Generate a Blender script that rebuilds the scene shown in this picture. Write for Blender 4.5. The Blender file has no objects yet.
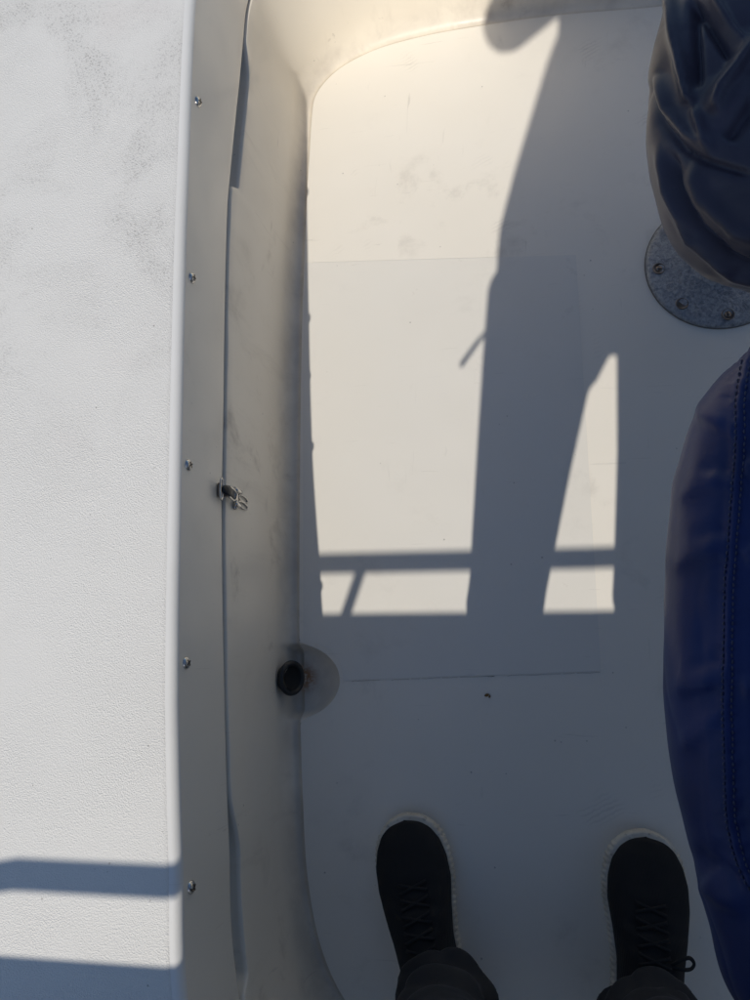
import bpy, bmesh, math, random
import numpy as np
from mathutils import Vector, Matrix
from mathutils.bvhtree import BVHTree

random.seed(7)
rng = np.random.default_rng(7)
S = bpy.context.scene
C = S.collection

# ------------------------------------------------------------------ camera
H, PITCH, LEAN, FPX = 1.25, math.radians(12), math.radians(9.4), 752.0
cam_d = bpy.data.cameras.new('camera')
cam = bpy.data.objects.new('camera', cam_d)
C.objects.link(cam)
cam.location = (0, 0, H)
cam.rotation_euler = (PITCH, LEAN, 0)
cam_d.sensor_fit = 'HORIZONTAL'
cam_d.sensor_width = 36.0
cam_d.lens = 36.0 * FPX / 750.0
cam_d.clip_start = 0.02
cam_d.clip_end = 6000
S.camera = cam

# ------------------------------------------------------------------ sky and sun
SX, SY = 0.145, 1.0                       # ground shadow shift per metre of height
SUN_EL = math.atan(1 / math.hypot(SX, SY))
world = bpy.data.worlds.new('World')
S.world = world
world.use_nodes = True
wn = world.node_tree.nodes
wl = world.node_tree.links
wn.clear()
wo = wn.new('ShaderNodeOutputWorld')
bg = wn.new('ShaderNodeBackground')
sky = wn.new('ShaderNodeTexSky')
sky.sky_type = 'NISHITA'
sky.sun_disc = False
sky.sun_elevation = SUN_EL
sky.sun_rotation = math.atan2(-SX, -SY)   # the sun stands behind the photographer
sky.air_density = 1.0
sky.dust_density = 0.5
sky.ozone_density = 3.0
bg.inputs['Strength'].default_value = 0.084
wl.new(sky.outputs[0], bg.inputs[0])
wl.new(bg.outputs[0], wo.inputs[0])

sun_d = bpy.data.lights.new('sun', 'SUN')
sun_d.energy = 3.1
sun_d.angle = math.radians(0.53)
sun_d.color = (1.0, 0.945, 0.855)
sun = bpy.data.objects.new('sun', sun_d)
C.objects.link(sun)
sun.rotation_euler = Vector((SX, SY, -1)).to_track_quat('-Z', 'Y').to_euler()
sun.location = (-1, -6, 7)

S.view_settings.view_transform = 'Standard'
S.view_settings.look = 'None'
S.view_settings.exposure = 0.08
S.view_settings.gamma = 1.0
S.view_settings.use_curve_mapping = False
S.cycles.max_bounces = 8
S.cycles.diffuse_bounces = 5

# ------------------------------------------------------------------ pixel helpers
_R = np.array(cam.rotation_euler.to_matrix())


def un(x, y, z=0.0):
    d = _R @ np.array([(x - 375) / FPX, -(y - 500) / FPX, -1.0])
    t = (z - H) / d[2]
    return np.array([d[0] * t, d[1] * t, z])


def pj(P):
    v = (np.asarray(P, float) - [0, 0, H]) @ _R
    return np.stack([375 + FPX * v[..., 0] / -v[..., 2], 500 - FPX * v[..., 1] / -v[..., 2]], -1)


def sstep(a, b, x):
    t = np.clip((np.asarray(x, float) - a) / (b - a), 0, 1)
    return t * t * (3 - 2 * t)


def pl_dist(P, line):
    """distance of 2-D points P to a polyline, the side (+ right of its run) and 0..1 run"""
    line = np.asarray(line, float)
    best = np.full(P.shape[:-1], 1e9)
    side = np.zeros_like(best)
    run = np.zeros_like(best)
    n = len(line) - 1
    for i in range(n):
        a, b = line[i], line[i + 1]
        ab = b - a
        t = np.clip(((P - a) @ ab) / (ab @ ab), 0, 1)
        c = a + t[..., None] * ab
        d = np.linalg.norm(P - c, axis=-1)
        cr = ab[0] * (P[..., 1] - a[1]) - ab[1] * (P[..., 0] - a[0])
        m = d < best
        best = np.where(m, d, best)
        side = np.where(m, np.sign(cr), side)
        run = np.where(m, (i + t) / n, run)
    return best, side, run


# ------------------------------------------------------------------ object helpers
def tag(o, label=None, cat=None, group=None, kind=None):
    if label: o['label'] = label
    if cat: o['category'] = cat
    if group: o['group'] = group
    if kind: o['kind'] = kind
    return o


def link(name, me, mat=None, parent=None, smooth=True):
    o = bpy.data.objects.new(name, me)
    C.objects.link(o)
    if mat is not None:
        me.materials.clear()
        me.materials.append(mat)
    if smooth and len(me.polygons):
        me.polygons.foreach_set('use_smooth', [True] * len(me.polygons))
    if parent is not None:
        o.parent = parent
    return o


def mesh(name, v, f):
    me = bpy.data.meshes.new(name)
    me.from_pydata([tuple(map(float, p)) for p in v], [], f)
    me.update()
    return me


def empty(name, loc=(0, 0, 0)):
    o = bpy.data.objects.new(name, None)
    o.empty_display_size = 0.05
    C.objects.link(o)
    o.location = loc
    return o


def grid(P, cu=False, cv=False, flip=False):
    """P[n, m, 3] -> verts, faces; cu / cv close the first / second direction"""
    n, m = P.shape[:2]
    v = P.reshape(-1, 3)
    f = []
    for i in range(n if cu else n - 1):
        for j in range(m if cv else m - 1):
            a, b = i * m + j, ((i + 1) % n) * m + j
            c, d = ((i + 1) % n) * m + (j + 1) % m, i * m + (j + 1) % m
            f.append((a, d, c, b) if flip else (a, b, c, d))
    return v, f


class MB:
    def __init__(s):
        s.v, s.f = [], []

    def add(s, v, f):
        k = len(s.v)
        s.v += [tuple(map(float, p)) for p in v]
        s.f += [tuple(i + k for i in q) for q in f]
        return s

    def box(s, lo, hi):
        x0, y0, z0 = lo
        x1, y1, z1 = hi
        return s.add([(x0, y0, z0), (x1, y0, z0), (x1, y1, z0), (x0, y1, z0), (x0, y0, z1), (x1, y0, z1), (x1, y1, z1), (x0, y1, z1)],
                     [(0, 3, 2, 1), (4, 5, 6, 7), (0, 1, 5, 4), (1, 2, 6, 5), (2, 3, 7, 6), (3, 0, 4, 7)])

    def tube(s, pts, r, n=12, closed=False, cap=True, round_ends=False, flat=1.0, up=(0, 0, 1)):
        pts = [Vector(p) for p in pts]
        m = len(pts)
        rs = list(r) if hasattr(r, '__len__') else [r] * m
        if round_ends and not closed:
            def ends(p, q, rr):
                d = (p - q).normalized()
                return [(p + d * rr * math.sin(a), rr * math.cos(a)) for a in (0.45, 0.9, 1.25, 1.5)]
            e0 = ends(pts[0], pts[1], rs[0])[::-1]
            e1 = ends(pts[-1], pts[-2], rs[-1])
            pts = [e[0] for e in e0] + pts + [e[0] for e in e1]
            rs = [e[1] for e in e0] + rs + [e[1] for e in e1]
            m = len(pts)
        rings = []
        nrm = None
        for i in range(m):
            a = pts[(i - 1) % m] if closed or i else pts[i]
            b = pts[(i + 1) % m] if closed or i < m - 1 else pts[i]
            t = (b - a)
            t = t.normalized() if t.length > 1e-9 else Vector((0, 0, 1))
            if nrm is None:
                u = Vector(up)
                if abs(u.dot(t)) > .95:
                    u = Vector((1, 0, 0))
                nrm = (u - t * u.dot(t)).normalized()
            else:
                nrm = (nrm - t * nrm.dot(t)).normalized()
            bn = t.cross(nrm)
            rings.append([pts[i] + (nrm * math.cos(2 * math.pi * k / n) * flat + bn * math.sin(2 * math.pi * k / n)) * rs[i] for k in range(n)])
        v = [p for q in rings for p in q]
        f = []
        for i in range(m if closed else m - 1):
            for k in range(n):
                a, b = i * n + k, ((i + 1) % m) * n + k
                c, d = ((i + 1) % m) * n + (k + 1) % n, i * n + (k + 1) % n
                f.append((a, d, c, b))
        if cap and not closed:
            f.append(tuple(range(n)))
            f.append(tuple((m - 1) * n + k for k in range(n))[::-1])
        return s.add(v, f)

    def lathe(s, prof, n=48, M=None):
        """prof: list of (r, z) turned about z"""
        v, f = [], []
        for r, z in prof:
            for k in range(n):
                a = 2 * math.pi * k / n
                p = Vector((r * math.cos(a), r * math.sin(a), z))
                v.append(M @ p if M is not None else p)
        for i in range(len(prof) - 1):
            for k in range(n):
                a, b = i * n + k, i * n + (k + 1) % n
                f.append((a, b, b + n, a + n))
        return s.add(v, f)

    def build(s, name, mat=None, parent=None, smooth=True, bevel=0, auto=None):
        me = mesh(name, s.v, s.f)
        bm = bmesh.new()
        bm.from_mesh(me)
        bmesh.ops.recalc_face_normals(bm, faces=bm.faces)
        bm.to_mesh(me)
        bm.free()
        o = link(name, me, mat, parent, smooth)
        if bevel:
            b = o.modifiers.new('bevel', 'BEVEL')
            b.width = bevel
            b.segments = 3
            b.limit_method = 'ANGLE'
            b.angle_limit = 0.6
        if smooth and (auto or bevel):
            me.set_sharp_from_angle(angle=auto or 0.9)
        return o


# ------------------------------------------------------------------ materials
class NT:
    def __init__(s, name, rough=0.5, metal=0.0, spec=0.5):
        s.m = bpy.data.materials.new(name)
        s.m.use_nodes = True
        s.t = s.m.node_tree
        s.b = s.t.nodes['Principled BSDF']
        s.b.inputs['Roughness'].default_value = rough
        s.b.inputs['Metallic'].default_value = metal
        s.b.inputs['Specular IOR Level'].default_value = spec
        s.co = s.n('ShaderNodeTexCoord').outputs['Object']

    def n(s, t, **k):
        x = s.t.nodes.new(t)
        for a, b in k.items():
            setattr(x, a, b)
        return x

    def l(s, a, b):
        s.t.links.new(a, b)

    def val(s, sock, v):
        if hasattr(v, 'links'):
            s.l(v, sock)
        else:
            sock.default_value = v

    def noise(s, scale, detail=4, rough=.55, dist=0, vec=None):
        x = s.n('ShaderNodeTexNoise')
        x.inputs['Scale'].default_value = scale
        x.inputs['Detail'].default_value = detail
        x.inputs['Roughness'].default_value = rough
        x.inputs['Distortion'].default_value = dist
        s.l(vec if vec is not None else s.co, x.inputs['Vector'])
        return x.outputs['Fac']

    def vor(s, scale, vec=None, feature='F1', out='Distance', rnd=1.0):
        x = s.n('ShaderNodeTexVoronoi', feature=feature)
        x.inputs['Scale'].default_value = scale
        x.inputs['Randomness'].default_value = rnd
        s.l(vec if vec is not None else s.co, x.inputs['Vector'])
        return x.outputs[out]

    def ramp(s, v, a, b, lo=0.0, hi=1.0):
        x = s.n('ShaderNodeMapRange', interpolation_type='SMOOTHSTEP')
        s.val(x.inputs[0], v)
        x.inputs[1].default_value = a
        x.inputs[2].default_value = b
        x.inputs[3].default_value = lo
        x.inputs[4].default_value = hi
        return x.outputs[0]

    def math(s, op, a, b=0.0):
        x = s.n('ShaderNodeMath', operation=op)
        s.val(x.inputs[0], a)
        s.val(x.inputs[1], b)
        return x.outputs[0]

    def mix(s, f, a, b):
        x = s.n('ShaderNodeMix', data_type='RGBA')
        s.val(x.inputs[0], f)
        for i, c in ((6, a), (7, b)):
            if hasattr(c, 'links'):
                s.l(c, x.inputs[i])
            else:
                x.inputs[i].default_value = (*c, 1)
        return x.outputs[2]

    def map(s, scale=(1, 1, 1), loc=(0, 0, 0), rot=(0, 0, 0)):
        x = s.n('ShaderNodeMapping')
        x.inputs['Scale'].default_value = scale
        x.inputs['Location'].default_value = loc
        x.inputs['Rotation'].default_value = rot
        s.l(s.co, x.inputs[0])
        return x.outputs[0]

    def dist(s, p):
        x = s.n('ShaderNodeVectorMath', operation='DISTANCE')
        s.l(s.co, x.inputs[0])
        x.inputs[1].default_value = p
        return x.outputs['Value']

    def color(s, c):
        if hasattr(c, 'links'):
            s.l(c, s.b.inputs['Base Color'])
        else:
            s.b.inputs['Base Color'].default_value = (*c, 1)
        return s

    def rough(s, v):
        s.val(s.b.inputs['Roughness'], v)
        return s

    def bump(s, *hs):
        """hs: (height socket, strength, distance) chained"""
        prev = None
        for h, st, d in hs:
            x = s.n('ShaderNodeBump')
            x.inputs['Strength'].default_value = st
            x.inputs['Distance'].default_value = d
            s.l(h, x.inputs['Height'])
            if prev is not None:
                s.l(prev, x.inputs['Normal'])
            prev = x.outputs[0]
        s.l(prev, s.b.inputs['Normal'])
        return s


RUST = tuple(un(304, 678, -0.028))
SCOOP = (*un(306, 681)[:2], -.02)


def m_gelcoat(name, base, dirt, grime=0.35, rough=.42, streak=False, rust=False, wave=.0012, prints=0.0):
    t = NT(name)
    big = t.noise(2.3, 4, .6)
    mid = t.noise(11, 6, .65, .3)
    c = t.mix(t.ramp(big, .3, .72, 0, .45), base, tuple(x * y for x, y in zip(base, (.96, .945, .91))))
    smu = t.math('MULTIPLY', t.ramp(mid, .53, .75), t.ramp(t.noise(3.1, 3, .5, 0, t.map(loc=(3, 1, 0))), .42, .66))
    c = t.mix(t.math('MULTIPLY', smu, grime), c, dirt)
    # short scuffs
    sc = t.noise(60, 3, .6, .6, t.map((1, .16, 1), rot=(0, 0, .5)))
    scm = t.math('MULTIPLY', t.ramp(sc, .66, .74), t.ramp(t.noise(4.3, 2, .5, 0, t.map(loc=(7, 2, 1))), .52, .68))
    c = t.mix(t.math('MULTIPLY', scm, .5 * grime + .08), c, dirt)
    # pin specks
    sp = t.ramp(t.vor(38), .035, .075, 1, 0)
    sp = t.math('MULTIPLY', sp, t.ramp(t.noise(19, 1), .56, .62))
    c = t.mix(t.math('MULTIPLY', sp, .5), c, (.16, .14, .12))
    if prints:
        w = t.n('ShaderNodeTexWave')
        w.inputs['Scale'].default_value = 42
        w.inputs['Distortion'].default_value = 5
        w.inputs['Detail Scale'].default_value = 1.5
        t.l(t.map(rot=(0, 0, 1.1)), w.inputs['Vector'])
        pr = t.math('MULTIPLY', t.ramp(w.outputs['Fac'], .45, .9), t.ramp(t.noise(7.5, 2, .5, 0, t.map(loc=(2.3, 8, 0))), 0.635, .72))
        c = t.mix(t.math('MULTIPLY', pr, prints), c, dirt)
    hs = t.ramp(t.noise(9, 2, .4, 1.2, t.map((1, 22, 1), rot=(0, 0, -.7))), .735, .76)
    c = t.mix(t.math('MULTIPLY', hs, .16), c, dirt)
    if streak:
        st = t.noise(26, 4, .7, .4, t.map((.6, 1, .12)))
        c = t.mix(t.math('MULTIPLY', t.ramp(st, .54, .78), .16), c, dirt)
        low = t.n('ShaderNodeSeparateXYZ')
        t.l(t.co, low.inputs[0])
        gut = t.ramp(low.outputs[2], .0, .06, 1, 0)
        gn = t.ramp(t.noise(9, 6, .6, .3), .3, .75)
        c = t.mix(t.math('MULTIPLY', gut, t.math('MULTIPLY', gn, .36)), c, (.25, .205, .175))
    if rust:
        near = t.ramp(t.dist(RUST), .008, .030, 1, 0)
        rn = t.ramp(t.noise(150, 4, .8), .40, .52)
        c = t.mix(t.math('MULTIPLY', near, rn), c, (.50, .21, .06))
        near2 = t.ramp(t.dist(SCOOP), .015, .075, .42, 0)
        c = t.mix(t.math('MULTIPLY', near2, t.ramp(t.noise(45, 4), .2, .6, .45, 1)), c, (.30, .255, .21))
    t.color(c)
    t.rough(t.ramp(mid, .3, .7, rough - .07, rough + .12))
    t.bump((t.noise(3.4, 2), .5, wave * 6), (t.noise(420, 2), .12, .0004), (sc, .05, .0005))
    return t.m


M_FLOOR = m_gelcoat('floor_gelcoat', (.85, .805, .72), (.30, .27, .23), .32, .40, rust=True, prints=.17)
M_PATCH = m_gelcoat('patch_coating', (.785, .755, .692), (.36, .33, .29), .16, .34)
M_WALL = m_gelcoat('liner_gelcoat', (.80, .735, .625), (.26, .21, .17), .5, .36, streak=True, rust=True)
M_WHITE = m_gelcoat('white_gelcoat', (.76, .745, .71), (.3, .28, .25), .16, .38)
M_DECK = m_gelcoat('deck_gelcoat', (.77, .755, .72), (.3, .26, .2), .15, .45)
M_LIP_BOUNCE = m_gelcoat('lip_bounce_gelcoat', (.80, .745, .65), (.3, .26, .2), .15, .40)  # deck gelcoat made yellower, painting in the warm bounced light on the lip


def m_nonskid():
    t = NT('nonskid_gelcoat', .62)
    w = t.map((1, 1, .4))
    warp = t.n('ShaderNodeVectorMath', operation='ADD')
    nz = t.n('ShaderNodeTexNoise')
    nz.inputs['Scale'].default_value = 140
    t.l(t.co, nz.inputs['Vector'])
    sc = t.n('ShaderNodeVectorMath', operation='SCALE')
    t.l(nz.outputs['Color'], sc.inputs[0])
    sc.inputs['Scale'].default_value = .004
    t.l(w, warp.inputs[0])
    t.l(sc.outputs[0], warp.inputs[1])
    peb = t.vor(600, warp.outputs[0], 'F1')
    fin = t.noise(520, 4, .6)
    big = t.noise(2.6, 5, .6)
    c = t.mix(t.ramp(big, .35, .7, 0, .5), (.750, .730, .685), (.705, .685, .64))
    patch = t.ramp(t.noise(6.5, 5, .65, .5, t.map(loc=(1.2, .4, 0))), .42, .74)
    pits = t.ramp(t.noise(330, 3, .7), .52, .64)
    yx = t.n('ShaderNodeSeparateXYZ')
    t.l(t.co, yx.inputs[0])
    patch = t.math('MULTIPLY', patch, t.ramp(yx.outputs[1], .0, .75, .12, 1.0))
    c = t.mix(t.math('MULTIPLY', t.math('MULTIPLY', patch, pits), .62), c, (.22, .205, .19))
    c = t.mix(t.math('MULTIPLY', patch, .2), c, (.42, .40, .37))
    sp = t.math('MULTIPLY', t.ramp(t.vor(70), .05, .11, 1, 0), t.ramp(t.noise(25, 1, .5), .58, .66))
    c = t.mix(t.math('MULTIPLY', sp, .55), c, (.14, .12, .1))
    pk = t.ramp(t.noise(4.1, 2, .5, 0, t.map(loc=(5, 5, 2))), .58, .74, 0, .35)
    c = t.mix(pk, c, (.70, .62, .58))
    t.color(c)
    fade = t.ramp(t.noise(3.7, 3), .3, .6, .3, 1.0)
    t.bump((t.math('MULTIPLY', peb, fade), .55, .0011), (fin, .45, .0006), (t.noise(7, 3), .3, .003))
    return t.m


M_NONSKID = m_nonskid()


def m_simple(name, col, rough=.5, metal=0, bump=None, var=.15, spec=.5):
    t = NT(name, rough, metal, spec)
    d = tuple(x * (1 - var) for x in col)
    t.color(t.mix(t.noise(40, 4, .6), col, d))
    if bump:
        t.bump((t.noise(bump[0], 3, .6), bump[1], bump[2]))
    return t.m


M_STEEL = m_simple('stainless_steel', (.62, .6, .57), .22, 1.0, (90, .1, .0005))
M_STEELD = m_simple('tarnished_steel', (.30, .25, .21), .3, 1.0, (120, .3, .0006), .4)
M_RUBBER = m_simple('black_plastic', (.012, .013, .015), .38, 0, (200, .15, .0004))
M_DARK = m_simple('bore_shade', (.006, .006, .006), .8)  # near-black stands in for the shade down the drain bore
M_SLOT_SHADE = m_simple('screw_recess', (.02, .018, .016), .7)  # near-black stands in for the shade inside a screw's cross slot
M_SKIN = m_simple('skin', (.42, .25, .17), .55, 0, (300, .2, .0005))
M_HAIR = m_simple('hair', (.03, .022, .016), .6, 0, (260, .8, .004))
M_JACKET = m_simple('jacket_fabric', (.03, .033, .04), .75, 0, (500, .3, .0006))
M_PHONE = m_simple('phone_shell', (.015, .015, .018), .2)
M_CAULK = m_simple('seam_dirt', (.24, .22, .19), .8, 0, (300, .4, .0006), .5)
M_LEAF = m_simple('dry_leaf', (.20, .11, .035), .8)
M_FOAM = m_simple('cushion_foam', (.05, .05, .06), .9)


def m_cloth(name, col, rough, weave, sheen=.0):
    t = NT(name, rough)
    big = t.noise(9, 4, .6)
    t.color(t.mix(t.ramp(big, .3, .7), col, tuple(x * .72 for x in col)))
    b = t.b
    b.inputs['Sheen Weight'].default_value = sheen
    b.inputs['Sheen Roughness'].default_value = .4
    t.bump((t.noise(14, 3, .5), .35, .004), (t.noise(weave, 3, .6), .18, .0005))
    return t.m


M_NAVY = m_cloth('navy_vinyl', (.021, .034, .125), .40, 700)
M_NAVY.node_tree.nodes['Principled BSDF'].inputs['Specular IOR Level'].default_value = .2
M_COVER = m_cloth('navy_nylon', (.062, .055, .078), .44, 900, .08)
M_COVER.node_tree.nodes['Principled BSDF'].inputs['Specular IOR Level'].default_value = .35
M_TROUSER = m_cloth('charcoal_cotton', (.016, .017, .020), .8, 900, .05)
M_THREAD = m_simple('navy_thread', (.045, .05, .10), .6)


def m_knit():
    t = NT('black_knit', .85)
    w = t.n('ShaderNodeTexWave')
    w.inputs['Scale'].default_value = 170
    w.inputs['Distortion'].default_value = 2.5
    t.l(t.co, w.inputs['Vector'])
    t.color(t.mix(t.noise(60, 3), (.0075, .0078, .0085), (.014, .014, .015)))
    t.bump((w.outputs['Fac'], .35, .0012), (t.noise(900, 2), .3, .0006))
    return t.m


M_KNIT = m_knit()
M_LACE = m_simple('black_lace', (.012, .012, .013), .8, 0, (900, .4, .0006))


def m_sole():
    t = NT('sole_foam', .6)
    c = t.mix(t.ramp(t.noise(30, 4), .35, .7), (.66, .62, .53), (.52, .47, .38))
    t.color(t.mix(t.ramp(t.noise(140, 3), .58, .72, 0, .5), c, (.2, .17, .13)))
    t.bump((t.noise(260, 3), .2, .0006))
    return t.m


M_SOLE = m_sole()


def m_cast():
    t = NT('cast_aluminium', .5, .55)
    n1 = t.noise(170, 4, .65, .5)
    n2 = t.noise(380, 3, .7)
    c = t.mix(t.ramp(n1, .25, .75), (.19, .205, .23), (.46, .48, .50))
    c = t.mix(t.ramp(n2, .58, .72, 0, .7), c, (.62, .64, .66))
    c = t.mix(t.ramp(t.noise(30, 4), .55, .78, 0, .5), c, (.10, .115, .14))
    t.color(c)
    t.rough(t.ramp(n1, .3, .7, .36, .68))
    t.bump((n1, .7, .003), (n2, .4, .001))
    return t.m


M_CAST = m_cast()


def m_sea():
    t = NT('sea_water', .08)
    t.color((.012, .035, .05))
    t.bump((t.noise(.9, 6, .6), .7, .25), (t.noise(6, 4, .6), .5, .04))
    return t.m


# ------------------------------------------------------------------ sea
def build_sea():
    me = mesh('sea', [(-3000, -3000, -.42), (3000, -3000, -.42), (3000, 3000, -.42), (-3000, 3000, -.42)], [(0, 1, 2, 3)])
    tag(link('sea', me, m_sea()), kind='structure')


build_sea()

# ------------------------------------------------------------------ cockpit loops
left = [un(*a)[:2] for a in [(345, 1000), (322, 950), (308, 880), (303, 800), (301, 740), (299.5, 640), (300, 480), (302, 330), (307, 200),
                             (310, 150), (312.5, 112), (315.5, 96), (334, 73), (370, 52), (420, 37), (480, 26), (560, 15), (665, 6)]]
ctrl = [np.array(p) for p in [(.5, -.66), (.1, -.65), (-.06, -.63), (-.165, -.585)]] + left + \
       [np.array(p) for p in [(.7, 1.19), (1.0, 1.185), (1.17, 1.14), (1.26, 1.05), (1.3, .85), (1.31, .4), (1.31, -.1), (1.28, -.4), (1.19, -.57), (1.0, -.64)]]


def catmull(P, per=60):
    P = np.array(P)
    n = len(P)
    out = []
    for i in range(n):
        p0, p1, p2, p3 = P[i - 1], P[i], P[(i + 1) % n], P[(i + 2) % n]
        a = .5
        t0 = 0
        t1 = t0 + np.linalg.norm(p1 - p0) ** a
        t2 = t1 + np.linalg.norm(p2 - p1) ** a
        t3 = t2 + np.linalg.norm(p3 - p2) ** a
        t = np.linspace(t1, t2, per, endpoint=False)[:, None]
        A1 = (t1 - t) / (t1 - t0) * p0 + (t - t0) / (t1 - t0) * p1
        A2 = (t2 - t) / (t2 - t1) * p1 + (t - t1) / (t2 - t1) * p2
        A3 = (t3 - t) / (t3 - t2) * p2 + (t - t2) / (t3 - t2) * p3
        B1 = (t2 - t) / (t2 - t0) * A1 + (t - t0) / (t2 - t0) * A2
        B2 = (t3 - t) / (t3 - t1) * A2 + (t - t1) / (t3 - t1) * A3
        out.append((t2 - t) / (t2 - t1) * B1 + (t - t1) / (t2 - t1) * B2)
    return np.concatenate(out)


raw = catmull(ctrl)
seg = np.linalg.norm(np.roll(raw, -1, 0) - raw, axis=1)
cum = np.concatenate([[0], np.cumsum(seg)])
NS = 1150
DRAIN = un(306, 681)[:2]
mid_ = .5 * (cum[1:] + cum[:-1])
den = 1 + 4.5 * np.exp(-(np.linalg.norm(raw - DRAIN, axis=1) / .085) ** 4)
cden = np.concatenate([[0], np.cumsum(seg * den)])
tt = np.interp(np.linspace(0, cden[-1], NS, endpoint=False), cden, cum)
rawc = np.vstack([raw, raw[:1]])
C0 = np.stack([np.interp(tt, cum, rawc[:, k]) for k in (0, 1)], 1)
for _ in range(3):
    C0 = .25 * np.roll(C0, 1, 0) + .5 * C0 + .25 * np.roll(C0, -1, 0)
tan = np.roll(C0, -1, 0) - np.roll(C0, 1, 0)
for _ in range(6):
    tan = .25 * np.roll(tan, 1, 0) + .5 * tan + .25 * np.roll(tan, -1, 0)
tan /= np.linalg.norm(tan, axis=1)[:, None]
NRM = np.stack([-tan[:, 1], tan[:, 0]], 1)      # loop runs up the left side, so outward is left of the run
if ((C0 - C0.mean(0)) * NRM).sum() < 0:
    NRM = -NRM


def fit(points, z):
    """outward offset of a curve seen at pixels, measured from the floor edge"""
    out = []
    for p in points:
        w = un(*p, z)[:2]
        i = np.argmin(np.linalg.norm(C0 - w, axis=1))
        out.append((C0[i][1], float((w - C0[i]) @ NRM[i])))
    out.sort()
    return np.array(out)


ZF = .265
kF = fit([(240, 1000), (230, 850), (225, 700), (222, 500), (224, 400), (228, 200), (240, 80)], ZF)
kD = fit([(184, 1000), (180, 870), (175.5, 700), (178, 500), (182, 300), (187, 150), (193, 0)], .40)
kW = fit([(285, 900), (277, 800), (275, 600), (276, 400), (282, 250), (290, 150)], .05)
yy = C0[:, 1]
isleft = (C0[:, 0] < -.15)


def off(k, far):
    o = np.interp(yy, k[:, 0], k[:, 1])
    w = np.where(isleft, 1.0, 0.0)
    w = w * sstep(1.16, 1.02, yy) * sstep(-.58, -.45, yy)
    return o * w + far * (1 - w)


oF, oD, oW = off(kF, .026), off(kD, .062), off(kW, .029)
for _ in range(10):
    oF, oD, oW = [(.25 * np.roll(o, 1) + .5 * o + .25 * np.roll(o, -1)) for o in (oF, oD, oW)]
wide = isleft * (sstep(.722, .730, yy) * sstep(.99, .93, yy) + sstep(-.16, -.25, yy) * sstep(-.405, -.38, yy))
ledge = .0022 + .0012 * wide + isleft * (.0003 * np.sin(yy * 31) + .0002 * np.sin(yy * 57 + 1))


def ring(o, z):
    z = np.broadcast_to(z, (NS,))
    p = C0 + NRM * np.broadcast_to(o, (NS,))[:, None]
    return np.column_stack([p, z])


nearD = isleft * (np.abs(yy - DRAIN[1]) < .14)
BUL = nearD * .068 * np.clip(1 - ((yy - DRAIN[1]) / .061) ** 2, 0, 1) ** .62     # the floor edge swings out round the drain
for _ in range(14):
    BUL = .25 * np.roll(BUL, 1) + .5 * BUL + .25 * np.roll(BUL, -1)
DEP = .030 * sstep(.0, .045, BUL)


def scoop(P):
    """lower the gutter below the drain hollow; P[ring, sample]"""
    P = P.copy()
    P[..., 2] -= DEP * np.clip(1 - np.maximum(P[..., 2], 0) / .05, 0, 1)
    return P


def strip(rings):
    return np.stack(rings, 0)


# floor: fine border strip that carries the drain scoop, and the flat middle
ins = [0, -.003, -.007]
bowl = []
for u in (0, .2, .4, .55, .68, .78, .86, .92, .96, .985):
    g = (1 - u ** 2.6)
    bowl.append(ring(-BUL * u, -DEP * g ** .8))
Pf = strip([ring(-BUL + i, 0.0) for i in ins])
v, f = grid(Pf, cv=True)
k = len(v) - NS
f.append(tuple(range(k, k + NS)))
mb = MB().add(v, f)
floor = tag(mb.build('cockpit_floor', M_FLOOR), kind='structure')
idx = np.where(BUL > .0006)[0]
Pb = strip(bowl + [ring(-BUL, 0.0)])[:, idx]
v, f = grid(Pb)
MB().add(v, f).build('drain_hollow', M_FLOOR, floor)

# liner wall: rounded gutter, upright face
rs = [ring(0, 0.0), ring(.0012, -.0006), ring(.0024, -.0022), ring(.004, -.0042), ring(.007, -.0052)]
for a in np.linspace(.12, math.pi / 2, 10):
    rs.append(ring(.007 + (oW - .007) * math.sin(a), -.0052 + .0552 * (1 - math.cos(a))))
W2 = oF - ledge
for t in (.06, .12, .25, .5, .75, .9, 1):
    rs.append(ring(oW + (W2 - oW) * t, .05 + (ZF - .010 - .024 * wide - .05) * t))
rs.append(ring(W2 + .0004, ZF - .0088 - .024 * wide))
rs.append(ring(W2 + .0014, ZF - .0078 - .024 * wide))
rs.append(ring(np.maximum(oF + .004, W2 + .0016), ZF - .0070 - .024 * wide))
rs.append(ring(np.maximum(np.maximum(oF, oD), W2) + .0125, ZF - .006 - .024 * wide))
rs.append(ring(np.maximum(np.maximum(oF, oD), W2) + .013, .390))
Pw = scoop(strip(rs))
v, f = grid(Pw, cv=True)
wall = tag(MB().add(v, f).build('cockpit_wall', M_WALL), kind='structure')

# deck with its rolled edge and hanging lip
rs = [ring(oD + .0075, .385), ring(oF + .0050, ZF + .010), ring(oF + .0044, ZF + .0012), ring(oF + .0026, ZF - .0015), ring(oF + .0008, ZF - .0005), ring(oF, ZF + .003)]
for t in (.08, .2, .4, .6, .8, .9):
    bow = .0018 * math.sin(math.pi * t)
    rs.append(ring(oF + (oD - oF) * t - bow, .388 * t + (ZF + .003) * (1 - t)))
for a in np.linspace(0, math.pi / 2, 7):
    rs.append(ring(oD + .010 * (1 - math.cos(a)), .390 + .010 * math.sin(a)))
rs += [ring(oD + .05, .40), ring(oD + .2, .40), ring(.45, .40)]
v, f = grid(strip(rs), cv=True)
deck = tag(MB().add(v, f).build('side_deck', M_LIP_BOUNCE), kind='structure')
deck.data.materials.append(M_DECK)
for p_ in deck.data.polygons:
    if p_.center.z > .3895:
        p_.material_index = 1
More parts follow.
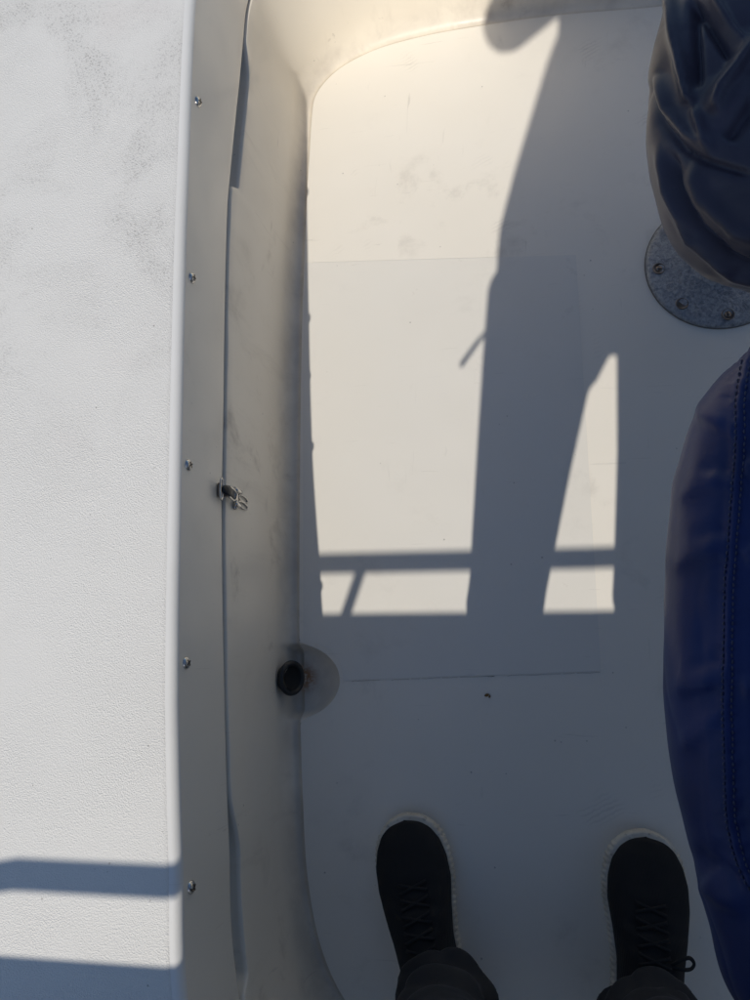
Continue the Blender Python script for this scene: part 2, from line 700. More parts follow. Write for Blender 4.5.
# tread panel with its textured face
rs = [ring(oD + .0125, .3998), ring(oD + .0145, .4006), ring(oD + .018, .4010), ring(oD + .1, .4010), ring(.40, .4010), ring(.405, .4002)]
v, f = grid(strip(rs), cv=True)
MB().add(v, f).build('nonskid_panel', M_NONSKID, deck)
# hull outside
rs = [ring(.4505, .402), ring(.465, .395), ring(.47, .37), ring(.465, .34), ring(.45, .33), ring(.40, 0), ring(.30, -.42), ring(.15, -.6)]
v, f = grid(strip(rs), cv=True)
MB().add(v, f).build('hull_side', M_WHITE, deck)


# point on the lip at height share t (0 bottom .. 1 top) for world y
def lip_at(y, t):
    c = np.where(isleft)[0]
    i = c[np.argmin(np.abs(yy[c] - y))]
    o = oF[i] + (oD[i] - oF[i]) * t - .0018 * math.sin(math.pi * t)
    p = C0[i] + NRM[i] * o
    z = ZF + .003 + (.385 - ZF) * t
    nin = -NRM[i]
    up = Vector((*(NRM[i] * (oD[i] - oF[i])), .385 - ZF)).normalized()
    al = Vector((tan[i][0], tan[i][1], 0))
    nr = al.cross(up)
    if nr.dot(Vector((*nin, 0))) < 0:
        nr = -nr
    return Vector((*p, z)), nr.normalized(), up, al


# screws along the lip
def screw_meshes():
    head = MB().lathe([(.0001, .0026), (.0016, .0026), (.0030, .0021), (.0040, .0013), (.0046, 0.0002), (.0046, -.001)], 20)
    hm = head.build('screw', M_STEEL)
    sl = MB().box((-.0025, -.00055, .0022), (.0025, .00055, .00275)).box((-.00055, -.0025, .0022), (.00055, .0025, .00272))  # raised dark cross, painted in place of a shaded slot
    sm = sl.build('slot_shade', M_SLOT_SHADE, smooth=False)
    a, b = hm.data, sm.data
    bpy.data.objects.remove(hm)
    bpy.data.objects.remove(sm)
    return a, b


sh, ss = screw_meshes()
for px, py in [(196, 97), (184.5, 273), (181, 461), (179, 662), (185, 888)]:
    y = un(px, py, .383)[1]
    P, nr, up, al = lip_at(y, .885)
    s = link('screw', sh, None, deck)
    s.rotation_euler = (Matrix.Rotation(random.uniform(-.06, .06), 3, 'X') @ nr.to_track_quat('Z', 'Y').to_matrix()).to_euler()
    s.location = P
    s.scale = (1.65, 1.65, 1.65)
    q = link('slot_shade', ss, None, s, False)
    q.rotation_euler = (0, 0, random.uniform(0, 1.5))


# over-centre latch between lip and wall
def build_latch():
    y = un(224, 491, ZF + .005)[1]
    P, nr, up, al = lip_at(y, .05)
    i = np.where(isleft)[0][np.argmin(np.abs(yy[isleft] - y))]
    X = Vector((-NRM[i][0], -NRM[i][1], 0)).normalized()     # away from the wall
    Y = Vector((tan[i][0], tan[i][1], 0)).normalized()
    if Y.y < 0:
        Y = -Y
    Z = Vector((0, 0, 1))
    root = empty('toggle_latch', P)
    root.scale = (1.22, 1.22, 1.22)
    tag(root, 'small tarnished metal toggle latch joining the deck lip to the wall below', 'latch')
    wl0 = Vector((*(C0[i] + NRM[i] * (W2[i])), ZF))

    def L(x, y_, z):                                       # local -> relative to root
        return X * x + Y * y_ + Z * z
    # strike plate and its upright loop on the lip
    m = MB()
    loop = [L(.0035 - .0035 * abs(a) * 0, .0125 * math.sin(t), .012 + .0042 * math.cos(t)) for t in np.linspace(0, 2 * math.pi, 20, endpoint=False) for a in (0,)]
    m.tube([p + X * .003 for p in loop], .0012, 8, closed=True)
    m.build('strike_loop', M_STEEL, root)
    m = MB()
    for (x0, x1, y0, y1, z0, z1) in [(.001, .0030, -.008, .008, -.004, .010), (.003, .010, -.0065, .0065, -.002, .001)]:
        vs = [L(x, yv, z) for x in (x0, x1) for yv in (y0, y1) for z in (z0, z1)]
        m.add(vs, [(0, 1, 3, 2), (4, 6, 7, 5), (0, 4, 5, 1), (2, 3, 7, 6), (0, 2, 6, 4), (1, 5, 7, 3)])
    m.build('strike_plate', M_STEELD, root, bevel=.0006)
    # hook that grips the plate
    m = MB()
    m.tube([L(.009, 0, .006), L(.0115, 0, .000), L(.010, 0, -.010), L(.008, -.001, -.020)], [.0058, .0062, .005, .0035], 10, flat=.45, up=X, round_ends=True)
    m.build('hook', M_RUBBER, root)
    # wire draw loop
    m = MB()
    m.tube([L(.010, -.006, -.004), L(.010, -.0075, -.018), L(.009, -.004, -.030), L(.009, .002, -.033)], .0014, 8, round_ends=True)
    m.tube([L(.010, .006, -.004), L(.010, .0060, -.018), L(.009, .004, -.030)], .0014, 8, round_ends=True)
    m.build('draw_loop', M_STEEL, root)
    # hinge body with cross pin
    m = MB()
    m.tube([L(.005, -.011, -.038), L(.005, .011, -.038)], .0032, 12, round_ends=True)
    m.tube([L(.008, -.0085, -.033), L(.008, -.0085, -.046)], .003, 10, round_ends=True)
    m.tube([L(.008, .0085, -.033), L(.008, .0085, -.046)], .003, 10, round_ends=True)
    m.build('hinge_pin', M_STEEL, root)
    m = MB()
    o = wl0 - P
    for (x0, x1, y0, y1, z0, z1) in [(-.004, .0028, -.0095, .0095, -.060, -.030)]:
        vs = [L(x, yv, z) for x in (x0, x1) for yv in (y0, y1) for z in (z0, z1)]
        m.add(vs, [(0, 1, 3, 2), (4, 6, 7, 5), (0, 4, 5, 1), (2, 3, 7, 6), (0, 2, 6, 4), (1, 5, 7, 3)])
    m.build('base_plate', M_STEELD, root, bevel=.0006)
    # lever ends in two finger loops
    for s in (-1, 1):
        m = MB()
        lp = [L(.0062, s * .0040 + .0036 * math.sin(t), -.062 + .017 * math.cos(t)) for t in np.linspace(0, 2 * math.pi, 18, endpoint=False)]
        m.tube(lp, .0011, 8, closed=True)
        m.build('lever_loop', M_STEEL, root)


build_latch()


# drain
def build_drain():
    c = Vector(un(287, 678, .021)) + Vector((.007, 0, .002))
    ax = Vector((.86, 0, .50)).normalized()
    root = empty('floor_drain', c)
    tag(root, 'round black plastic drain fitting set in the gutter beside rusty stains', 'drain')
    M = ax.to_track_quat('Z', 'Y').to_matrix()
    m = MB().lathe([(.0185, -.02), (.0185, .001), (.0195, .004), (.0220, .0058), (.0255, .0058), (.0280, .0040), (.0286, .001), (.0255, -.004), (.0200, -.014)], 44, M)
    m.build('drain_ring', M_RUBBER, root)
    m = MB().lathe([(.0192, .0045), (.0165, .0012), (.0140, -.001), (.0001, -.002)], 32, M)
    m.build('bore_shade_disc', M_DARK, root)  # shallow dark disc in place of the bore's own shade


build_drain()


# coated repair patch on the floor, with the dirty seam along one edge
def build_patch():
    A, B, Cc, D = [un(*p)[:2] for p in [(303, 263), (576, 255), (601, 671), (303, 682)]]
    n, m = 110, 110
    P = np.zeros((n + 1, m + 1, 3))
    cl = np.where(isleft)[0]
    for i in range(n + 1):
        for j in range(m + 1):
            u, w = i / n, j / m
            p = (A * (1 - u) + B * u) * (1 - w) + (D * (1 - u) + Cc * u) * w
            P[i, j] = (p[0], p[1], .0007)
    for j in range(m + 1):
        xe = C0[cl[np.argmin(np.abs(yy[cl] - P[0, j, 1]))]][0] + .003
        for i in range(n + 1):
            P[i, j, 0] = max(P[i, j, 0], xe + .00002 * i)
    RS = .0630
    dd = P[..., :2] - DRAIN
    rr = np.linalg.norm(dd, axis=-1)
    snap = (rr < RS + .004) & (rr > RS - .004)
    P[..., :2] = np.where(snap[..., None], DRAIN + dd / rr[..., None] * RS, P[..., :2])
    top, fc = grid(P)
    rr = np.linalg.norm(top[:, :2] - DRAIN, axis=1)
    fc = [q for q in fc if min(rr[k] for k in q) > RS - .002]
    mb = MB().add(top, fc)
    per = [P[i, 0] for i in range(n + 1)] + [P[n, j] for j in range(1, m + 1)] + [P[i, m] for i in range(n - 1, 20, -1)]
    per = np.array(per)
    low = per.copy()
    low[:, 2] = -.002
    v, f = grid(np.stack([per, low], 0))
    mb.add(v, f)
    o = mb.build('floor_patch', M_PATCH, floor, auto=.6)
    # seam: broken thin bead of dirt along the near edge
    mb = MB()
    a, b = un(352, 681)[:2], un(600, 672.5)[:2]
    k = 0.0
    while k < 1:
        ln = random.uniform(.03, .12)
        pts = []
        for q in np.linspace(k, min(1, k + ln), 6):
            p = a * (1 - q) + b * q
            pts.append((p[0], p[1] + random.uniform(-.0007, .0007), .0008))
        wmid = .0006 if .45 < k < .62 else .0002
        mb.tube(pts, [.0002] + [random.uniform(.6, 1) * wmid for _ in range(4)] + [.0002], 6, flat=1)
        k += ln + random.choice([.0, .01, .05])
    mb.build('floor_seam', M_CAULK, floor)


build_patch()


def build_debris():
    p = un(487, 695)
    for i, (dx, dy, sc, r) in enumerate([(0, 0, 1, .3), (.004, -.002, .6, 1.2)]):
        m = MB()
        P = np.zeros((7, 3, 3))
        for a in range(7):
            u = a / 6
            w = .0024 * sc * math.sin(math.pi * min(1, u + .04)) + .0001
            for b in (0, 1, 2):
                x, y = (u - .5) * .009 * sc, (b - 1) * w
                P[a, b] = (dx + x * math.cos(r) - y * math.sin(r), dy + x * math.sin(r) + y * math.cos(r), .0015 + .0016 * abs(b - 1) * u + .001 * math.sin(u * 5))
        v, f = grid(P)
        o = m.add(v, f).build('dry_leaf', M_LEAF)
        o.location = p + np.array([0, 0, .0006])
        tag(o, ['tiny curled brown leaf scrap lying on the cream floor', 'smallest brown leaf crumb touching the leaf scrap on the floor'][i], 'leaf')


build_debris()


# ------------------------------------------------------------------ bulwark and rail behind the photographer
def build_bulwark():
    root = empty('bulwark', (.45, -.80, .40))
    tag(root, 'white fibreglass bulwark standing across the deck behind the photographer', 'bulwark')
    m = MB().box((-1.2, -.028, .0), (1.15, .020, .435))
    m.build('bulwark_panel', M_WHITE, root, bevel=.004)
    m = MB().box((-1.215, -.036, .4352), (1.165, .0235, .456))
    m.build('cap_rail', M_WHITE, root, bevel=.004)
    r = empty('grab_rail', (.45, -.808, .856))
    tag(r, 'low stainless steel grab rail on top of the white bulwark', 'rail')
    zc = .168 - (-.808) - .856
    zc = .165 + .808 - .856 - .0035
    pts = [(-1.16, 0, -.002), (-1.16, 0, zc * .6), (-1.135, 0, zc * .93), (-1.09, 0, zc), (0, 0, zc), (1.04, 0, zc), (1.085, 0, zc * .93), (1.11, 0, zc * .6), (1.11, 0, -.002)]
    MB().tube(pts, .0125, 16).build('rail_tube', M_STEEL, r)
    for x in (-.835, -.08, .6):
        m = MB().tube([(x + .018, 0, zc), (x - .004, .004, -.002)], .009, 12)
        m.lathe([(.02, .0), (.02, .003), (.012, .005), (.009, .005)], 20, Matrix.Translation((x - .004, .004, -.001)))
        m.build('stanchion', M_STEEL, r)


build_bulwark()


# ------------------------------------------------------------------ seats
def closed_curve(ctrl, n):
    r = catmull(np.array(ctrl), 40)
    s = np.linalg.norm(np.roll(r, -1, 0) - r, axis=1)
    c = np.concatenate([[0], np.cumsum(s)])
    rc = np.vstack([r, r[:1]])
    t = np.linspace(0, c[-1], n, endpoint=False)
    o = np.stack([np.interp(t, c, rc[:, k]) for k in (0, 1)], 1)
    area = 0.5 * np.sum(o[:, 0] * np.roll(o[:, 1], -1) - np.roll(o[:, 0], -1) * o[:, 1])
    return o if area > 0 else o[::-1]


def cushion(outline, z0, z1, edge, zc, n=360, m=70, dome=.02):
    """puffed cushion: outline at the widest height zc, pulled in by edge at the top"""
    o = closed_curve(outline, n)
    cen = o.mean(0)
    P = np.zeros((m, n, 3))
    for j in range(m):
        t = j / (m - 1)
        if t < .22:                      # underside and lower side
            u = t / .22
            a = -math.pi / 2 + u * math.pi / 2
            ins_, z = edge * .8 * (1 - math.cos(a)), zc + (zc - z0) * math.sin(a)
            sc = 0
        elif t < .55:
            u = (t - .22) / .33
            a = u * math.pi / 2
            ins_, z = edge * (1 - math.cos(a)), zc + (z1 - zc) * math.sin(a)
            sc = 0
        else:
            u = (t - .55) / .45
            ins_, z, sc = edge, z1 + dome * math.sin(u * math.pi / 2), u
        d = o - cen
        ln = np.linalg.norm(d, axis=1)[:, None]
        q = cen + d * np.maximum(.02, (ln - ins_) / ln) * (1 - sc * .985)
        P[j, :, :2] = q
        P[j, :, 2] = z
    return P


def normals_of(P):
    du = np.gradient(P, axis=0)
    dv = np.roll(P, -1, 1) - np.roll(P, 1, 1)
    nn = np.cross(dv, du)
    return nn / (np.linalg.norm(nn, axis=-1, keepdims=True) + 1e-12)


def vnoise(Q, sc, seed):
    """cheap smooth noise from a few sines"""
    r = np.random.default_rng(seed)
    out = 0
    for k in range(7):
        d = r.normal(size=3)
        d /= np.linalg.norm(d)
        out = out + np.sin((Q @ d) * sc * (.6 + .25 * k) + r.uniform(0, 6.28)) / (1 + .35 * k)
    return out / 3


def plate(cx, cy, parent_root):
    prof = [(.0001, .016), (.045, .0155), (.075, .0125), (.100, .0095), (.112, .0080), (.1165, .0055), (.118, .0022), (.118, .0003)]
    pl = MB().lathe(prof, 96).build('base_plate', M_CAST, parent_root)
    for k in range(8):
        a = 2 * math.pi * k / 8 + math.radians(183)
        x, y = .098 * math.cos(a), .098 * math.sin(a)
        h = MB().lathe([(.0105, .0103), (.0098, .0112), (.0085, .0104), (.0068, .0098), (.0001, .0097)], 20, Matrix.Translation((x, y, 0)))
        o = h.build('screw_recess', M_STEELD, pl)
        if k % 2 == 0:
            s = MB().lathe([(.0001, .0125), (.003, .0122), (.0052, .0108), (.0055, .0095)], 16, Matrix.Translation((x, y, 0)))
            s.build('plate_screw', M_STEELD, o)
    ring_ = [(.1183 * math.cos(t), .1183 * math.sin(t), .0008) for t in np.linspace(0, 2 * math.pi, 72, endpoint=False)]
    MB().tube(ring_, .0013, 6, closed=True).build('sealant_bead', M_CAULK, pl)
    return pl


def build_seat_cover():
    cx, cy = .385, .66
    root = empty('pedestal_seat', (cx, cy, 0))
    tag(root, 'pedestal seat under a loose crumpled navy cover on a round metal foot plate', 'seat')
    plate(cx, cy, root)
    MB().lathe([(.05, .014), (.042, .022), (.037, .04), (.036, .40)], 32).build('post', M_CAST, root)
    zc = .50
    sil = [un(x, y, zc)[:2] for x, y in [(676, -60), (664, 0), (650, 55), (646, 105), (648, 150), (656, 192), (672, 228), (696, 254), (726, 274), (760, 288)]]
    cont = [(.36, .335), (.47, .35), (.57, .40), (.61, .52), (.61, .70), (.58, .84), (.48, .90), (.36, .90), (.27, .87)]
    P = cushion([*sil, *[np.array(c) for c in cont]], .43, .585, .085, zc, n=520, m=150, dome=.03)
    N = normals_of(P)
    if (N[110] * [0, 0, 1]).sum() < 0:
        N = -N
    px = pj(P)
    disp = np.zeros(P.shape[:2])

    def crease(line, amp, w, skew=0.0, taper=.25):
        d, s, r = pl_dist(px, line)
        tp = sstep(0, taper, r) * sstep(1, 1 - taper, r) if taper else 1
        wd = w * .68 * (1 + skew * s)
        return amp * tp * np.exp(-(d / wd) ** 2)
    disp += crease([(668, -20), (676, 40), (685, 87), (690, 104)], .013, 8, .35, .15)
    disp += crease([(690, -10), (693, 40), (694, 88)], -.014, 8, 0, .2)
    disp += crease([(689, 98), (700, 128), (712, 158)], .009, 7, 0, .3)
    disp += crease([(648, 80), (661, 122), (680, 147), (709, 161), (760, 176)], -.008, 6, .4, .1)
    disp += crease([(650, 60), (664, 108), (684, 134), (708, 149)], .007, 7, .0, .2)
    disp += crease([(760, 34), (738, 66), (721, 92), (714, 116)], .016, 10, .3, .15)
    disp += crease([(775, 80), (745, 112), (722, 140)], -.014, 13, 0, .2)
    disp += crease([(688, -5), (712, 28), (735, 58)], -.011, 7, 0, .2)
    disp += crease([(706, -15), (727, 20), (748, 46)], .010, 8, 0, .2)
    disp += crease([(666, 145), (677, 190), (698, 228), (730, 257), (770, 276)], -.012, 7, .2, .15)
    disp += crease([(655, 135), (665, 192), (690, 240), (735, 277), (770, 288)], .008, 6, .2, .15)
    disp += crease([(684, 160), (700, 200), (735, 232), (775, 245)], .009, 14, .0, .2)
    disp += crease([(676, 215), (696, 245), (730, 270)], -.004, 3, 0, .2)
    disp += .0045 * vnoise(P, 30, 3) + .002 * vnoise(P, 70, 4)
    for sc_, am, sd in ((24, .0050, 21), (44, .0030, 22), (90, .0014, 23)):
        q_ = np.abs(vnoise(P * [1, .7, .8], sc_, sd))
        disp += -am * np.exp(-q_ / .22) + am * .25
    th_ = np.arctan2(P[..., 1] - .6, P[..., 0] - .39)
    low = sstep(.56, .42, P[..., 2])
    right = sstep(.30, .36, P[..., 0])
    disp += low * right * .012 * np.sin(th_ * 17 + 2 * np.sin(th_ * 5))
    P = P + N * (disp * .95)[..., None]
    v, f = grid(P, cv=True)
    mb = MB().add(v - np.array([cx, cy, 0]), f)
    o = mb.build('seat_cover', M_COVER, root)
    MB().box((-.16, -.18, .40), (.17, .18, .47)).build('seat_base', M_FOAM, root, bevel=.02)


build_seat_cover()


def build_vinyl_seat():
    cx, cy = .46, .02
    root = empty('vinyl_seat', (cx, cy, 0))
    tag(root, 'navy vinyl cushioned pedestal seat with double stitched seam beside the right shoe', 'seat')
    plate(cx, cy, root)
    MB().lathe([(.05, .014), (.042, .022), (.037, .04), (.036, .46)], 32).build('post', M_CAST, root)
    zc = .545
    sil = [un(x, y, zc)[:2] for x, y in [(770, 332), (750, 347), (722, 370), (702, 397), (690, 425), (679, 470), (671, 520), (667, 570), (665, 640), (666, 700), (675, 780),
                                         (691, 852), (712, 930), (738, 1005)]]
    cont = [(.225, -.296), (.31, -.312), (.45, -.31), (.62, -.29), (.70, -.20), (.72, .0), (.70, .22), (.60, .31), (.45, .335), (.33, .325)]
    P = cushion([*sil, *[np.array(c) for c in cont]], .455, .625, .062, zc, n=560, m=150, dome=.035)
    N = normals_of(P)
    if (N[110] * [0, 0, 1]).sum() < 0:
        N = -N
    px = pj(P)
    disp = np.zeros(P.shape[:2])
    seam = [(752, 330), (742, 362), (736, 400), (736, 440), (733, 480), (729, 530), (725, 580), (724, 640), (723, 700), (724.5, 760), (727, 820), (737, 862), (752, 893), (775, 925)]

    def crease(line, amp, w, taper=.25, w2=None):
        d, s, r = pl_dist(px, line)
        tp = sstep(0, taper, r) * sstep(1, 1 - taper, r)
        wd = np.where(s > 0, w, w2 or w)
        return amp * tp * np.exp(-(d / wd) ** 2)
    # cross wrinkles pulled from the seam
    for ln, a, w, w2 in [([(745, 446), (718, 424), (704, 417), (692, 420)], .0042, 15, 6), ([(742, 492), (712, 486), (684, 494), (660, 512)], .0040, 22, 7),
                         ([(738, 470), (716, 466), (696, 470)], -.0026, 7, 9), ([(736, 540), (708, 552), (682, 562), (655, 578)], .0044, 24, 7),
                         ([(732, 520), (710, 530), (688, 540)], -.0026, 8, 10), ([(732, 668), (706, 684), (680, 690), (655, 684)], .0046, 26, 7),
                         ([(728, 650), (704, 664), (682, 670)], -.0028, 8, 10), ([(722, 704), (712, 724), (690, 742), (664, 752)], .0034, 16, 8),
                         ([(716, 690), (711, 760), (716, 830), (734, 880)], .0030, 10, 14), ([(755, 915), (722, 900), (708, 888), (697, 878)], .0040, 20, 8),
                         ([(728, 872), (706, 862), (690, 846)], -.0026, 8, 9), ([(712, 600), (700, 640), (702, 670)], -.0022, 12, 16),
                         ([(742, 470), (760, 462)], .003, 8, 8), ([(740, 560), (765, 545)], .003, 8, 8), ([(738, 690), (765, 684)], .003, 9, 9)]:
        disp += crease(ln, a * 1.35, w, .35, w2) * sstep(650, 700, px[..., 0])
    d, s, r = pl_dist(px, np.array(seam) + [3.5, 0])
    run = r * 560
    disp += .0024 * np.exp(-(d / 5.5) ** 2) * (1 + .12 * np.sin(run * .62) + .2 * np.sin(run * .29 + 1))
    d0, _, _ = pl_dist(px, seam)
    disp += -.0012 * np.exp(-(d0 / 1.9) ** 2) * (1 + .5 * np.sin(run * .8))
    d1, _, _ = pl_dist(px, np.array(seam) + [8.5, 0])
    disp += -.0012 * np.exp(-(d1 / 1.9) ** 2)
    disp += -.0008 * np.exp(-(np.abs(d - 13) / 6) ** 2)
    disp += .0022 * vnoise(P, 20, 9) + .0008 * vnoise(P, 75, 10) - .0016 * np.exp(-np.abs(vnoise(P * [1, .5, 1], 34, 12)) / .12)
    disp += .0010 * np.exp(-(d / 16) ** 2) * np.sin(run * 1.15 + 2 * np.sin(run * .21)) * (d > 4)
    P = P + N * disp[..., None]
    v, f = grid(P, cv=True)
    mb = MB().add(v - np.array([cx, cy, 0]), f)
    cu = mb.build('seat_cushion', M_NAVY, root)
    bvh = BVHTree.FromPolygons([Vector(p) for p in mb.v], mb.f)
    org = Vector((0 - cx, 0 - cy, H))

    def hit(x, y):
        d = Vector(_R @ np.array([(x - 375) / FPX, -(y - 500) / FPX, -1.0])).normalized()
        h = bvh.ray_cast(org, d)
        return (h[0], h[1] if h[1].dot(d) < 0 else -h[1]) if h[0] is not None else None
    dense = catmull(np.array(seam), 24)[:-24 * 2]
    mb = MB()
    for ox in (0.0, 8.5):
        acc = 0.0
        pts = dense + [ox, 0]
        ln = np.concatenate([[0], np.cumsum(np.linalg.norm(np.diff(pts, axis=0), axis=1))])
        q = 0.0
        while q < ln[-1] - 5:
            a = [np.interp(q, ln, pts[:, k]) for k in (0, 1)]
            b = [np.interp(q + 4.2, ln, pts[:, k]) for k in (0, 1)]
            ha, hb = hit(*a), hit(*b)
            if ha and hb and (ha[0] - hb[0]).length < .02:
                pa, pb = ha[0] + ha[1] * .0005, hb[0] + hb[1] * .0005
                mid = (pa + pb) / 2 + ha[1] * .0007
                mb.tube([pa, mid, pb], [.0004, .0009, .0004], 6)
            q += 6.4
    st = mb.build('stitching', M_THREAD, cu)
    st['kind'] = 'stuff'
    MB().box((-.15, -.2, .455), (.16, .2, .50)).build('seat_base', M_FOAM, root, bevel=.02)


build_vinyl_seat()


# ------------------------------------------------------------------ photographer
def remeshed(name, mb, voxel, mat, parent, smooth=6, fac=.5):
    tmp = mb.build(name + '_raw')
    r = tmp.modifiers.new('r', 'REMESH')
    r.mode = 'VOXEL'
    r.voxel_size = voxel
    s = tmp.modifiers.new('s', 'SMOOTH')
    s.iterations = smooth
    s.factor = fac
    dg = bpy.context.evaluated_depsgraph_get()
    dg.update()
    me = bpy.data.meshes.new_from_object(tmp.evaluated_get(dg))
    bpy.data.objects.remove(tmp)
    me.name = name
    return link(name, me, mat, parent)


SHOES = [((-.158, -.232), 13.0, 1), ((.197, -.243), -5.5, -1)]       # toe tip on the floor, toe-out, inner side sign
SHOE_L = .315
SHOE_W = 1.19


def shoe_outline(n=220):
    """half outline widths along the shoe: u 0 heel .. 1 toe; returns inner and outer half width"""
    u = np.linspace(0, 1, n)
    key = np.array([0, .03, .08, .18, .32, .45, .58, .70, .80, .88, .94, .975, .992, 1.0])
    inner = np.array([.0, .017, .027, .033, .031, .032, .038, .045, .0455, .0415, .0335, .0235, .0130, 0])
    outer = np.array([.0, .018, .028, .036, .039, .042, .047, .050, .0485, .0425, .0335, .0235, .0130, 0])
    return u, np.interp(u, key, inner) * SHOE_W, np.interp(u, key, outer) * SHOE_W


def smooth1(a, k):
    for _ in range(k):
        b = a.copy()
        b[1:-1] = .25 * a[:-2] + .5 * a[1:-1] + .25 * a[2:]
        a = b
    return a


def build_shoe(toe, ang, inner, root, label):
    A = math.radians(ang)
    fwd = Vector((-math.sin(A), math.cos(A), 0)) if True else None
    rgt = Vector((fwd.y, -fwd.x, 0))
    heel = Vector((toe[0], toe[1], 0)) - fwd * SHOE_L
    sh = empty('shoe')
    sh.parent = root
    sh['label'] = label
    base = root.location

    def W(u, w, z):
        return heel + fwd * (u * SHOE_L) + rgt * w + Vector((0, 0, z)) - base
    u, wi, wo = shoe_outline()
    wi, wo = smooth1(wi, 5), smooth1(wo, 5)
    wr, wl_ = (wi, wo) if inner > 0 else (wo, wi)      # inner side of the left shoe is its right
    # sole: closed outline, ribbed flank
    a = np.concatenate([np.stack([u, wr], 1), np.stack([u[::-1], -wl_[::-1]], 1)])
    # even out by arc length
    xy = np.stack([a[:, 0] * SHOE_L, a[:, 1]], 1)
    s = np.concatenate([[0], np.cumsum(np.linalg.norm(np.diff(xy, axis=0), axis=1))])
    NP = 620
    q = np.linspace(0, s[-1], NP, endpoint=False)
    xy = np.stack([np.interp(q, s, xy[:, 0]), np.interp(q, s, xy[:, 1])], 1)
    for _ in range(4):
        xy = .25 * np.roll(xy, 1, 0) + .5 * xy + .25 * np.roll(xy, -1, 0)
    tg = np.roll(xy, -1, 0) - np.roll(xy, 1, 0)
    tg /= np.linalg.norm(tg, axis=1)[:, None]
    nr = np.stack([tg[:, 1], -tg[:, 0]], 1)
    if (nr * (xy - xy.mean(0))).sum() < 0:
        nr = -nr
    uu = xy[:, 0] / SHOE_L
    toecap = sstep(.955, .90, uu)
    ph = q / .0085 * 2 * math.pi
    rib = (.5 + .5 * np.cos(ph)) ** .6 * toecap
    rings = []
    for zf, o, rb in [(.0, -.004, 0), (.06, -.0005, .3), (.2, .0022, .9), (.45, .0040, 1), (.7, .0036, 1), (.88, .0022, .8), (.97, .0, .3), (1.0, -.003, 0), (1.0, -.02, 0)]:
        zt = .030 + .004 * sstep(.8, 1, uu) + .006 * sstep(.25, 0, uu)
        zb = .001 + .007 * sstep(.86, 1, uu)
        p = xy + nr * (o + .0028 * (rib - 1) * rb)[:, None] if o > -.02 else xy * [1, .6] + [SHOE_L * 0, 0]
        if o <= -.02:
            c = xy.mean(0)
            p = c + (xy - c) * .82
        z = zb + (zt - zb) * zf
        rings.append(np.array([W(px_ / SHOE_L, w_, zz) for (px_, w_), zz in zip(p, z)]))
    v, f = grid(np.stack(rings, 0), cv=True)
    f.append(tuple(range(NP)))
    MB().add(v, f).build('sole', M_SOLE, sh)
    # upper: sections along the length
    m, n = 90, 40
    P = np.zeros((m, n, 3))
    key = [0, .04, .12, .22, .32, .42, .55, .68, .80, .90, .96, 1.0]
    hk = [.060, .085, .100, .108, .112, .103, .084, .068, .058, .049, .041, .0245]
    for j in range(m):
        uj = .016 + (1 - .016 - .022) * (.5 - .5 * math.cos(math.pi * j / (m - 1)))
        hh = np.interp(uj, key, hk)
        us = j_ = .5 - .5 * math.cos(math.pi * j / (m - 1))
        a_, b_ = max(.0008, np.interp(us, u, wr) - .0030), max(.0008, np.interp(us, u, wl_) - .0038)
        for k in range(n):
            t = math.pi * k / (n - 1)
            e = .62 if uj > .5 else .70
            cx_, sx_ = math.cos(t), math.sin(t)
            w = (a_ if cx_ > 0 else -b_) * abs(cx_) ** e
            z = .022 + (hh - .022) * sx_ ** (.78)
            # outward belly of the knit over the sole on the outer side
            bel = .0062 * math.sin(math.pi * min(1, sx_ * 1.2)) * (1 if (cx_ * inner) < 0 else .2)
            w += bel * (1 if cx_ > 0 else -1)
            fold = .0022 * math.sin(uj * 78 + 2.5 * cx_) * math.exp(-((uj - .60) / .10) ** 2) * sx_ ** 2
            fold += .0012 * math.sin(uj * 150 + 4 * cx_) * math.exp(-((uj - .5) / .12) ** 2) * sx_
            P[j, k] = W(uj, w, z + fold)
    v, f = grid(P)
    MB().add(v, f).build('upper', M_KNIT, sh)
    # crossed laces over the instep
    mb_n = 5
    for i in range(mb_n):
        u0 = .70 - i * .062
        for sgn in (-1, 1):
            pts = []
            for q_ in np.linspace(-1, 1, 11):
                ux = u0 + .020 * q_ * sgn
                hx = np.interp(ux, key, hk)
                aw = .021
                halfw = (np.interp(ux, u, wr) + np.interp(ux, u, wl_)) / 2 - .0015
                cen = (np.interp(ux, u, wr) - np.interp(ux, u, wl_)) / 2
                cxx = min(.95, abs((q_ * aw) / halfw)) ** (1 / .66)
                z = .022 + (hx - .022) * (math.sqrt(1 - cxx * cxx)) ** .78
                pts.append(W(ux, cen + q_ * aw, z + .0022))
            MB().tube(pts, .0026, 8, flat=.5).build('lace', M_LACE, sh)
    return sh, W


